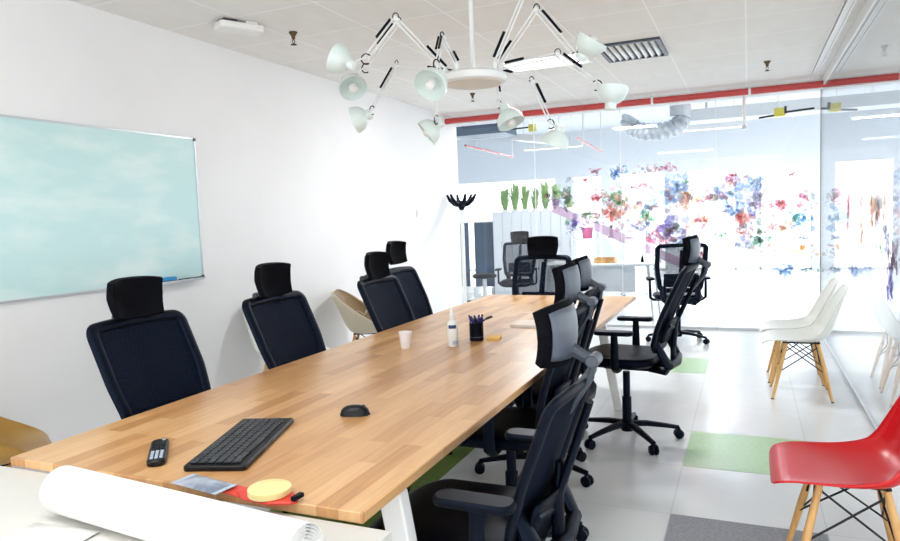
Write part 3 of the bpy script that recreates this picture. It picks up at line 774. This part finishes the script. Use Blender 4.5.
# ------------------------------------------------------------------ printed mural on the glass
INK = dict(red=(226, 66, 82), pink=(240, 130, 150), blue=(84, 150, 214), green=(96, 184, 120), salmon=(246, 150, 130), sage=(150, 172, 150), violet=(140, 126, 206),
           sky=(176, 206, 240), rose=(230, 130, 160), lilac=(206, 190, 228), ink=(60, 70, 90), orange=(246, 190, 120), teal=(70, 130, 140), peach=(250, 206, 186), plum=(150, 90, 120))
MURAL = [
   (-1.74, 1.93, .05, .05, 'red'), (-1.86, 1.83, .05, .05, 'red'), (-1.46, 1.90, .12, .07, 'blue'), (-.96, 1.92, .23, .06, 'pink'), (-1.46, 1.57, .14, .10, 'green'),
   (-1.59, 1.41, .21, .10, 'salmon'), (-1.83, 1.39, .11, .09, 'sage'), (-2.00, 1.27, .11, .10, 'violet'), (-.87, 1.60, .12, .12, 'sky'), (-.91, 1.19, .16, .16, 'violet'),
   (-.52, 1.29, .15, .10, 'salmon'), (-.18, 1.40, .15, .10, 'blue'), (-.17, 1.77, .10, .09, 'rose'), (-.31, 1.12, .10, .06, 'green'), (.0, 1.14, .21, .06, 'salmon'),
   (.41, 1.76, .12, .05, 'red'), (.12, 1.50, .10, .23, 'lilac'), (.53, 1.26, .11, .13, 'blue'), (.54, 1.06, .08, .03, 'ink'), (.56, .92, .12, .08, 'orange'),
   (.38, .70, .11, .09, 'blue'), (.60, .70, .08, .03, 'teal'), (-2.27, 1.60, .09, .11, 'lilac'), (-2.09, 1.62, .10, .15, 'sage'), (-1.08, 1.49, .16, .11, 'sky'),
   (-.14, .99, .25, .07, 'lilac'), (-.62, 1.53, .18, .14, 'peach'), (-1.26, 1.26, .18, .10, 'lilac'), (-.52, .88, .20, .08, 'rose'), (-.95, 1.10, .2, .12, 'rose'),
   (-.2, 1.6, .2, .12, 'sky'), (.3, 1.2, .2, .1, 'peach'), (-1.4, 1.5, .3, .2, 'peach'),
   (-1.15, 1.72, .16, .1, 'rose'), (-.7, 1.7, .14, .1, 'sky'), (-.4, 1.58, .14, .1, 'lilac'), (.1, 1.68, .14, .08, 'sky'), (.3, 1.42, .14, .1, 'rose'), (-1.15, 1.35, .15, .1, 'green'),
   (-.7, 1.05, .2, .09, 'sky'), (-.05, 1.3, .12, .1, 'salmon'), (.2, .95, .18, .07, 'peach'), (.55, 1.5, .1, .12, 'rose'), (-1.7, 1.62, .12, .1, 'pink'), (.15, 1.05, .12, .08, 'green')]
def cluster(mb, cx, cz, rx, rz, inkname, place, lim):
    base = INK[inkname]; kin = rnd.sample(list(INK.values()), 2)
    nP = int(22+36*rx*rz/.02)
    for i in range(nP):
        u, v = rnd.gauss(0, .5), rnd.gauss(0, .5); px_, pz_ = cx+u*rx, cz+v*rz
        s_ = rnd.uniform(.14, .42)*min(max(min(rx, rz), .05), .12)*1.25; el = rnd.uniform(.35, 1); ro = rnd.uniform(0, PI)
        c_ = base if rnd.random() < .72 else rnd.choice(kin+kin+kin+[(70, 76, 100)])
        if rnd.random() < .3: c_ = tuple(min(255, int(q+(255-q)*.55)) for q in c_)
        pts = []
        for j in range(9):
            a_ = 2*PI*j/9; r_ = s_*rnd.uniform(.55, 1.15); x_, z_ = r_*math.cos(a_), r_*el*math.sin(a_)
            pts.append(place(min(lim, px_+x_*math.cos(ro)-z_*math.sin(ro)), pz_+x_*math.sin(ro)+z_*math.cos(ro), .0006+.00002*len(mb.f)))
        mb.poly(pts, lin(c_))
    # thin dark drawing strokes
    for i in range(3):
        u, v = rnd.gauss(0, .5), rnd.gauss(0, .5); a_ = rnd.uniform(0, 2*PI); l_ = min(rx, rz)*rnd.uniform(.5, 1.1); w_ = .003
        p = [(cx+u*rx, cz+v*rz)]
        for q in range(4): a_ += rnd.uniform(-.7, .7); p.append((p[-1][0]+math.cos(a_)*l_/4, p[-1][1]+math.sin(a_)*l_/4))
        k_ = .0006+.00002*len(mb.f)
        for (xa, za), (xb, zb) in zip(p, p[1:]):
            nx, nz = -(zb-za), xb-xa; q = math.hypot(nx, nz) or 1; nx, nz = nx/q*w_, nz/q*w_
            mb.poly([place(min(lim, x_), z_, k_) for x_, z_ in ((xa+nx, za+nz), (xb+nx, zb+nz), (xb-nx, zb-nz), (xa-nx, za-nz))], lin(tuple(int(v_*.55) for v_ in base)))
mu = thing('glass_mural', 'watercolour flower mural printed across the glass front', 'mural', (0, G-.0005, 0))
for cx, cz, rx, rz, nm in MURAL:
    mb = MB(); cluster(mb, cx, cz, rx, rz, nm, lambda x_, z_, k_: (x_, -k_, z_), WR-.01)
    mb.build('flower_print', M['print'], mu, smooth=False)
MB().poly([(-2.285, -.0004, 1.565), (-2.287, -.0004, 1.455), (-.634, -.0004, .681), (-.61, -.0004, .79)], lin((212, 176, 208))).build('stripe_print', M['stripe'], mu, smooth=False)
mu = thing('glass_mural', 'watercolour print of drips and blue blots on the right glass wall', 'mural', (WR-.0005, 0, 0))
for cy, cz, ry, rz, nm in [(5.86, .91, .3, .06, 'blue'), (5.18, .97, .26, .05, 'blue'), (4.82, 1.13, .18, .05, 'green'), (4.41, 1.10, .14, .09, 'plum'), (5.54, 1.23, .08, .2, 'orange'),
                           (6.27, 1.33, .1, .24, 'rose'), (5.12, 1.34, .07, .2, 'orange'), (4.62, 1.23, .08, .12, 'lilac'), (7.1, .82, .4, .05, 'sky'), (4.9, 1.4, .3, .15, 'peach'), (4.5, .95, .1, .1, 'violet')]:
    mb = MB(); cluster(mb, cy, cz, ry, rz, nm, lambda y_, z_, k_: (-k_, y_, z_), 8.5)
    mb.build('blot_print', M['print'], mu, smooth=False)

# ------------------------------------------------------------------ the office beyond the glass
cs_ = thing('coat_stand', 'white coat stand with black curved hooks at the end of the left wall', 'coat stand', (-3.362, 8.13, 0))
MB().tube([(0, 0, .05), (0, 0, 1.60)], .026, 14).build('pole', M['white_m'], cs_)
bs = MB()
for i in range(5):
    a_ = R(72*i+36); bs.tube([(0, 0, .10), (.10*math.cos(a_), .10*math.sin(a_), .07), (.19*math.cos(a_), .19*math.sin(a_), .018)], [.024, .02, .016], 8)
bs.build('foot_star', M['white_m'], cs_)
MB().lathe([(.028, 1.52), (.045, 1.56), (.05, 1.60), (.03, 1.64)], 16).build('hub', M['black'], cs_)
for i in range(6):
    a_ = R(60*i+8); c, s = math.cos(a_), math.sin(a_)
    MB().tube([(c*.03, s*.03, 1.585), (c*.09, s*.09, 1.60), (c*.15, s*.15, 1.65), (c*.19, s*.19, 1.72)], [.03, .028, .024, .013], 8).build('hook', M['black'], cs_)
for i, (xa, xb) in enumerate(((-5.05, -4.84), (-4.72, -4.32))):
    pt = thing('desk_screen', ['blue standing screen at the left, seen beside the coat stand', 'blue standing screen wider one, just right of the coat stand pole'][i], 'screen', ((xa+xb)/2, 12.0, 0))
    MB().box(xa-(xa+xb)/2, xb-(xa+xb)/2, -.02, .02, .12, 1.32).build('panel', M['screen'], pt)
    MB().box(xa-(xa+xb)/2-.015, xb-(xa+xb)/2+.015, -.03, .03, 1.32, 1.345).box(xa-(xa+xb)/2, xa-(xa+xb)/2+.04, -.15, .15, 0, .12).box(xb-(xa+xb)/2-.04, xb-(xa+xb)/2, -.15, .15, 0, .12).build('frame', M['white_m'], pt)
st = thing('stool_base', 'white castored stool with black wheels behind the glass, left of the tall white cabinet', 'stool', (-3.98, 10.5, 0))
sb = MB().lathe([(.035, .06), (.035, .42)], 12)
for i in range(5):
    a_ = R(72*i); sb.tube([(0, 0, .11), (.27*math.cos(a_), .27*math.sin(a_), .075)], [.028, .018], 8)
sb.build('star_base', M['white_m'], st)
for i in range(5):
    a_ = R(72*i); MB().lathe([(.03, -.02), (.036, -.012), (.036, .012), (.03, .02)], 12, (.27*math.cos(a_), .27*math.sin(a_), .036), (-math.sin(a_), math.cos(a_), 0)).build('caster', M['black'], st)
MB().lathe([(.17, .42), (.2, .44), (.2, .47), (.17, .49)], 22).build('seat', M['frame'], st)

cb = thing('storage_cabinet', 'tall white cabinet with plants on top behind the glass', 'cabinet', (-3.42, 11.7, 0))
MB().box(-.82, .62, 0, .45, 0, 1.50).build('body', M['cab'], cb, bevel=.004)
for i in range(8):
    x_ = -.81+.178*i; d_ = MB().box(x_+.004, x_+.174, -.018, 0, .06, 1.48).build('door', M['cab'], cb, bevel=.003)
    MB().box(x_+.15, x_+.16, -.03, -.018, .85, .97).build('handle', M['cabline'], d_)
rp = random.Random(11)
def plant(x, y, z, n, h, lab, i):
    p = thing('potted_plant', lab, 'plant', (x, y, z), 0, None)
    MB().lathe([(.055, 0), (.062, .03), (.064, .036), (.058, .036), (.054, .03), (.0005, .026)], 16).build('pot', M['white_p'], p)
    lf = MB()
    for k_ in range(n):
        a_ = rp.uniform(0, 2*PI); sp_ = rp.uniform(.02, .11); hh = h*rp.uniform(.35, 1.1); c, s = math.cos(a_), math.sin(a_); w_ = rp.uniform(.008, .015)
        pts = [(c*.03, s*.03, .03), (c*sp_*.6, s*sp_*.6, .03+hh*.6), (c*sp_, s*sp_, .03+hh), (c*sp_*1.3, s*sp_*1.3, .03+hh*.9)]
        ww = [w_*.6, w_, w_*.8, .002]
        lf.grid([[(q[0]-s*v*ww[m2], q[1]+c*v*ww[m2], q[2]) for v in (-1, 0, 1)] for m2, q in enumerate(pts)])
    lf.build('foliage', M['leaf'], p, solid=.002)
PL = ['leftmost', 'second from left', 'third from left', 'third from right', 'second from right', 'rightmost']
for i in range(6): plant(-4.07+.19*i, 11.92, 1.50, 90, .36+.08*((i*2) % 3)/2, PL[i]+' of the six spiky green plants on the tall white cabinet', i)
plant(-2.88, 11.92, 1.50, 40, .16, 'lone small green plant at the right end of the tall white cabinet', 6)
sf = thing('shelf_unit', 'low open white shelf unit behind the white desk', 'shelf', (-2.12, 11.4, 0))
so = MB()
for i in range(4): x_ = -.62+.4067*i; so.box(x_, x_+.02, 0, .38, 0, 1.42)
for z_ in (.06, .52, .98, 1.40): so.box(-.60, .62, 0, .38, z_, z_+.02)
so.build('carcass', M['cab'], sf)
bkt = tag(MB().lathe([(.08, 0), (.10, .18), (.095, .18), (.075, .01), (.0005, .01)], 18).build('storage_basket', M['magenta']), 'pink basket in the white shelf unit', 'basket'); bkt.location = (-2.5, 11.58, 1.0)
fg = thing('figurine', 'small dark ornament in the white shelf unit', 'ornament', (-2.1, 11.58, 1.0))
MB().lathe([(.05, 0), (.05, .015), (.025, .03), (.035, .09), (.03, .13), (.014, .145), (.026, .17), (.022, .2), (.0005, .205)], 16).build('body', M['black'], fg)
dk = thing('office_desk', 'white office desk behind the glass front', 'desk', (-1.85, 9.45, 0))
MB().box(-.75, .75, -.38, .38, .715, .74).build('desktop', M['cab'], dk, bevel=.003)
for sx in (-1, 1):
    for sy in (-1, 1):
        MB().tube([(sx*.66, sy*.30, .715), (sx*.72, sy*.35, 0)], [.022, .016], 10).build('leg', M['alu'], dk)
MB().box(-.62, .4, .30, .32, .3, .715).build('modesty_panel', M['cab'], dk)
MB().box(-.70, -.32, -.28, .28, .10, .68).build('drawer_pedestal', M['cab'], dk, bevel=.004)
bx_ = thing('desk_tray', 'small wooden tray on the white office desk', 'tray', (-1.78, 9.35, .74))
MB().box(-.14, .14, -.1, .1, 0, .01).box(-.14, .14, -.1, -.09, .01, .07).box(-.14, .14, .09, .1, .01, .07).box(-.14, -.13, -.09, .09, .01, .07).box(.13, .14, -.09, .09, .01, .07).build('tray', M['box'], bx_)
sn = thing('desk_stapler', 'tiny dark bottle on the right end of the white office desk', 'bottle', (-1.3, 9.4, .74))
MB().lathe([(.02, 0), (.02, .06), (.01, .075), (.01, .1)], 12).build('body', M['black'], sn)

# services under the office ceiling
dc = thing('air_duct', 'dark blue-grey duct behind the glass near the left wall end', 'duct', (-3.9, 10.5, 2.72))
MB().box(-.45, .45, -.3, .3, 0, .15).build('duct_body', M['duct'], dc, bevel=.005)
MB().box(-.30, -.28, -.2, -.18, .15, .73).box(.28, .30, -.2, -.18, .15, .73).build('hanger', M['alu'], dc)
cbk = thing('cable_run', 'black cable with a yellow tag joining the dark duct', 'cable', (-3.45, 10.4, 2.78))
MB().tube([(0, 0, 0), (.2, 0, .005), (.42, 0, .01)], .012, 8).build('cable', M['black'], cbk)
MB().box(.33, .44, -.03, .03, -.06, .05).build('actuator', M['yellow'], cbk, bevel=.004)
dc = thing('air_duct', 'white slanted duct below the yellow-tagged cable', 'duct', (-3.15, 11.2, 2.55))
MB().add([(-.45, -.2, .14), (.4, -.2, 0), (.4, .2, 0), (-.45, .2, .14), (-.45, -.2, .24), (.4, -.2, .12), (.4, .2, .12), (-.45, .2, .24)],
         [(3, 2, 1, 0), (4, 5, 6, 7), (0, 1, 5, 4), (1, 2, 6, 5), (2, 3, 7, 6), (3, 0, 4, 7)]).build('duct_body', M['white_m'], dc, bevel=.004)
MB().tube([(-.3, 0, .15), (-.3, 0, HC-2.55)], .008, 8).build('hanger', M['white_m'], dc)
MB().tube([(.3, 0, .1), (.3, 0, HC-2.55)], .008, 8).build('hanger', M['white_m'], dc)
fd = thing('flexible_duct', 'silver ribbed flexible duct hanging behind the top of the glass', 'duct', (-1.25, 10.5, 2.6))
pts = []; rs = []
for i in range(61):
    u = i/60; a_ = R(200-220*u); pts.append((.36*math.cos(a_)*1.0, .25*u, .14+.16*math.sin(a_)*-1-.0)); rs.append(.125+.012*math.sin(u*2*PI*15))
MB().tube(pts, rs, 18).build('duct_sleeve', M['silver'], fd)
MB().lathe([(.15, -.05), (.15, HC-2.6-pts[-1][2]-.05)], 20, (pts[-1][0], pts[-1][1], pts[-1][2]+.05)).build('collar', M['alu'], fd)
dc = thing('air_duct', 'long pale duct across the office ceiling behind the right half of the glass', 'duct', (.6, 11.6, 2.78))
MB().box(-1.5, 3.5, -.25, .25, 0, .18).build('duct_body', M['cab'], dc, bevel=.005)
MB().box(-1.2, -1.17, -.2, -.17, .18, .67).box(1, 1.03, -.2, -.17, .18, .67).box(3, 3.03, -.2, -.17, .18, .67).build('hanger', M['alu'], dc)
ac = thing('valve_actuator', 'yellow and black valve actuator on a dark rod behind the glass', 'valve', (.40, 10.5, 2.69))
MB().box(-.07, .07, -.05, .05, -.05, .06).build('body', M['yellow'], ac, bevel=.006)
MB().tube([(-.02, 0, .06), (-.02, 0, HC-2.69)], .007, 8).build('hanger', M['white_m'], ac)
MB().tube([(-.26, 0, -.05), (-.07, 0, -.03)], .014, 8).tube([(.07, 0, 0), (.42, 0, .02)], .014, 8).box(.055, .085, -.052, .052, -.02, .075).build('rod', M['black'], ac)
for i, (xa, ya, za, xb, yb) in enumerate(((-4.24, 10.5, 2.6, -4.32, 13.2), (-2.38, 10.5, 2.57, -2.55, 13.2))):
    rpz = thing('branch_pipe', ['thin red branch pipe behind the glass near the left wall end', 'thin red branch pipe behind the glass below the chandelier'][i], 'pipe', (xa, ya, za))
    MB().tube([(0, 0, 0), (xb-xa, yb-ya, 0)], .018, 10).build('pipe', M['redpipe'], rpz)
    MB().tube([((xb-xa)*.2, (yb-ya)*.2, .0), ((xb-xa)*.2, (yb-ya)*.2, HC-za)], .012, 8).tube([(xb-xa, yb-ya, 0), (xb-xa, yb-ya, HC-za)], .012, 8).build('hanger', M['white_m'], rpz)
for i, (x_, y_) in enumerate(((-.6, 12.4), (2.6, 12.4), (-3.6, 13.6))):
    ol = thing('office_light', ['lit batten light in the office behind the middle of the glass', 'lit batten light in the office far right', 'lit batten light in the office at the left'][i], 'ceiling light', (x_, y_, 2.75))
    MB().box(-.6, .6, -.06, .06, 0, .05).box(-.4, -.39, -.01, .01, .05, .70).box(.39, .4, -.01, .01, .05, .70).build('housing', M['white_m'], ol)
    MB().box(-.58, .58, -.045, .045, -.01, 0).build('diffuser', M['lit'], ol)

# ------------------------------------------------------------------ light
w = bpy.data.worlds.new('World'); scene.world = w; w.use_nodes = True
bg = w.node_tree.nodes['Background']; bg.inputs[0].default_value = (.97, .985, 1, 1); bg.inputs[1].default_value = 1.5
def area(name, loc, rot, sx, sy, e, c=(1, 1, 1)):
    l = bpy.data.lights.new(name, 'AREA'); l.shape = 'RECTANGLE'; l.size = sx; l.size_y = sy; l.energy = e; l.color = c
    o = bpy.data.objects.new(name, l); col.objects.link(o); o.location = loc; o.rotation_euler = rot; return o
area('panel_or_fill_lamp', (-1.3, .6, 2.73), (0, 0, 0), 1.2, .6, 14)  # added fill lamp to brighten the near tables, with no ceiling panel behind it
area('panel_or_fill_lamp', (-1.62, 5.95, 2.735), (0, 0, 0), .66, .36, 22)
for ox, oy in ((-.6, 12.4), (2.6, 12.4), (-3.6, 13.6), (-2.6, 9.6)): area('batten_or_fill_lamp', (ox, oy, 2.73), (0, 0, 0), 1.1, .1, 38)  # last one is added fill without a batten, lighting the office from the front

# ------------------------------------------------------------------ camera
yaw, pitch, roll, f = -.4125, .0759, -.0376, 684.14
fw = Vector((math.sin(yaw)*math.cos(pitch), math.cos(yaw)*math.cos(pitch), -math.sin(pitch)))
r0 = Vector((math.cos(yaw), -math.sin(yaw), 0)); u0 = r0.cross(fw)
r2 = r0*math.cos(roll)+u0*math.sin(roll); u2 = -r0*math.sin(roll)+u0*math.cos(roll)
cam = bpy.data.cameras.new('camera'); co = bpy.data.objects.new('camera', cam); col.objects.link(co)
cam.sensor_width = 36; cam.lens = f/900*36; cam.clip_start = .05
co.matrix_world = Matrix(((r2.x, u2.x, -fw.x, 0), (r2.y, u2.y, -fw.y, 0), (r2.z, u2.z, -fw.z, 1.42), (0, 0, 0, 1)))
scene.camera = co

scene.view_settings.view_transform = 'Standard'; scene.view_settings.look = 'None'
scene.view_settings.gamma = 1; scene.view_settings.use_curve_mapping = False
scene.view_settings.exposure = 1.05
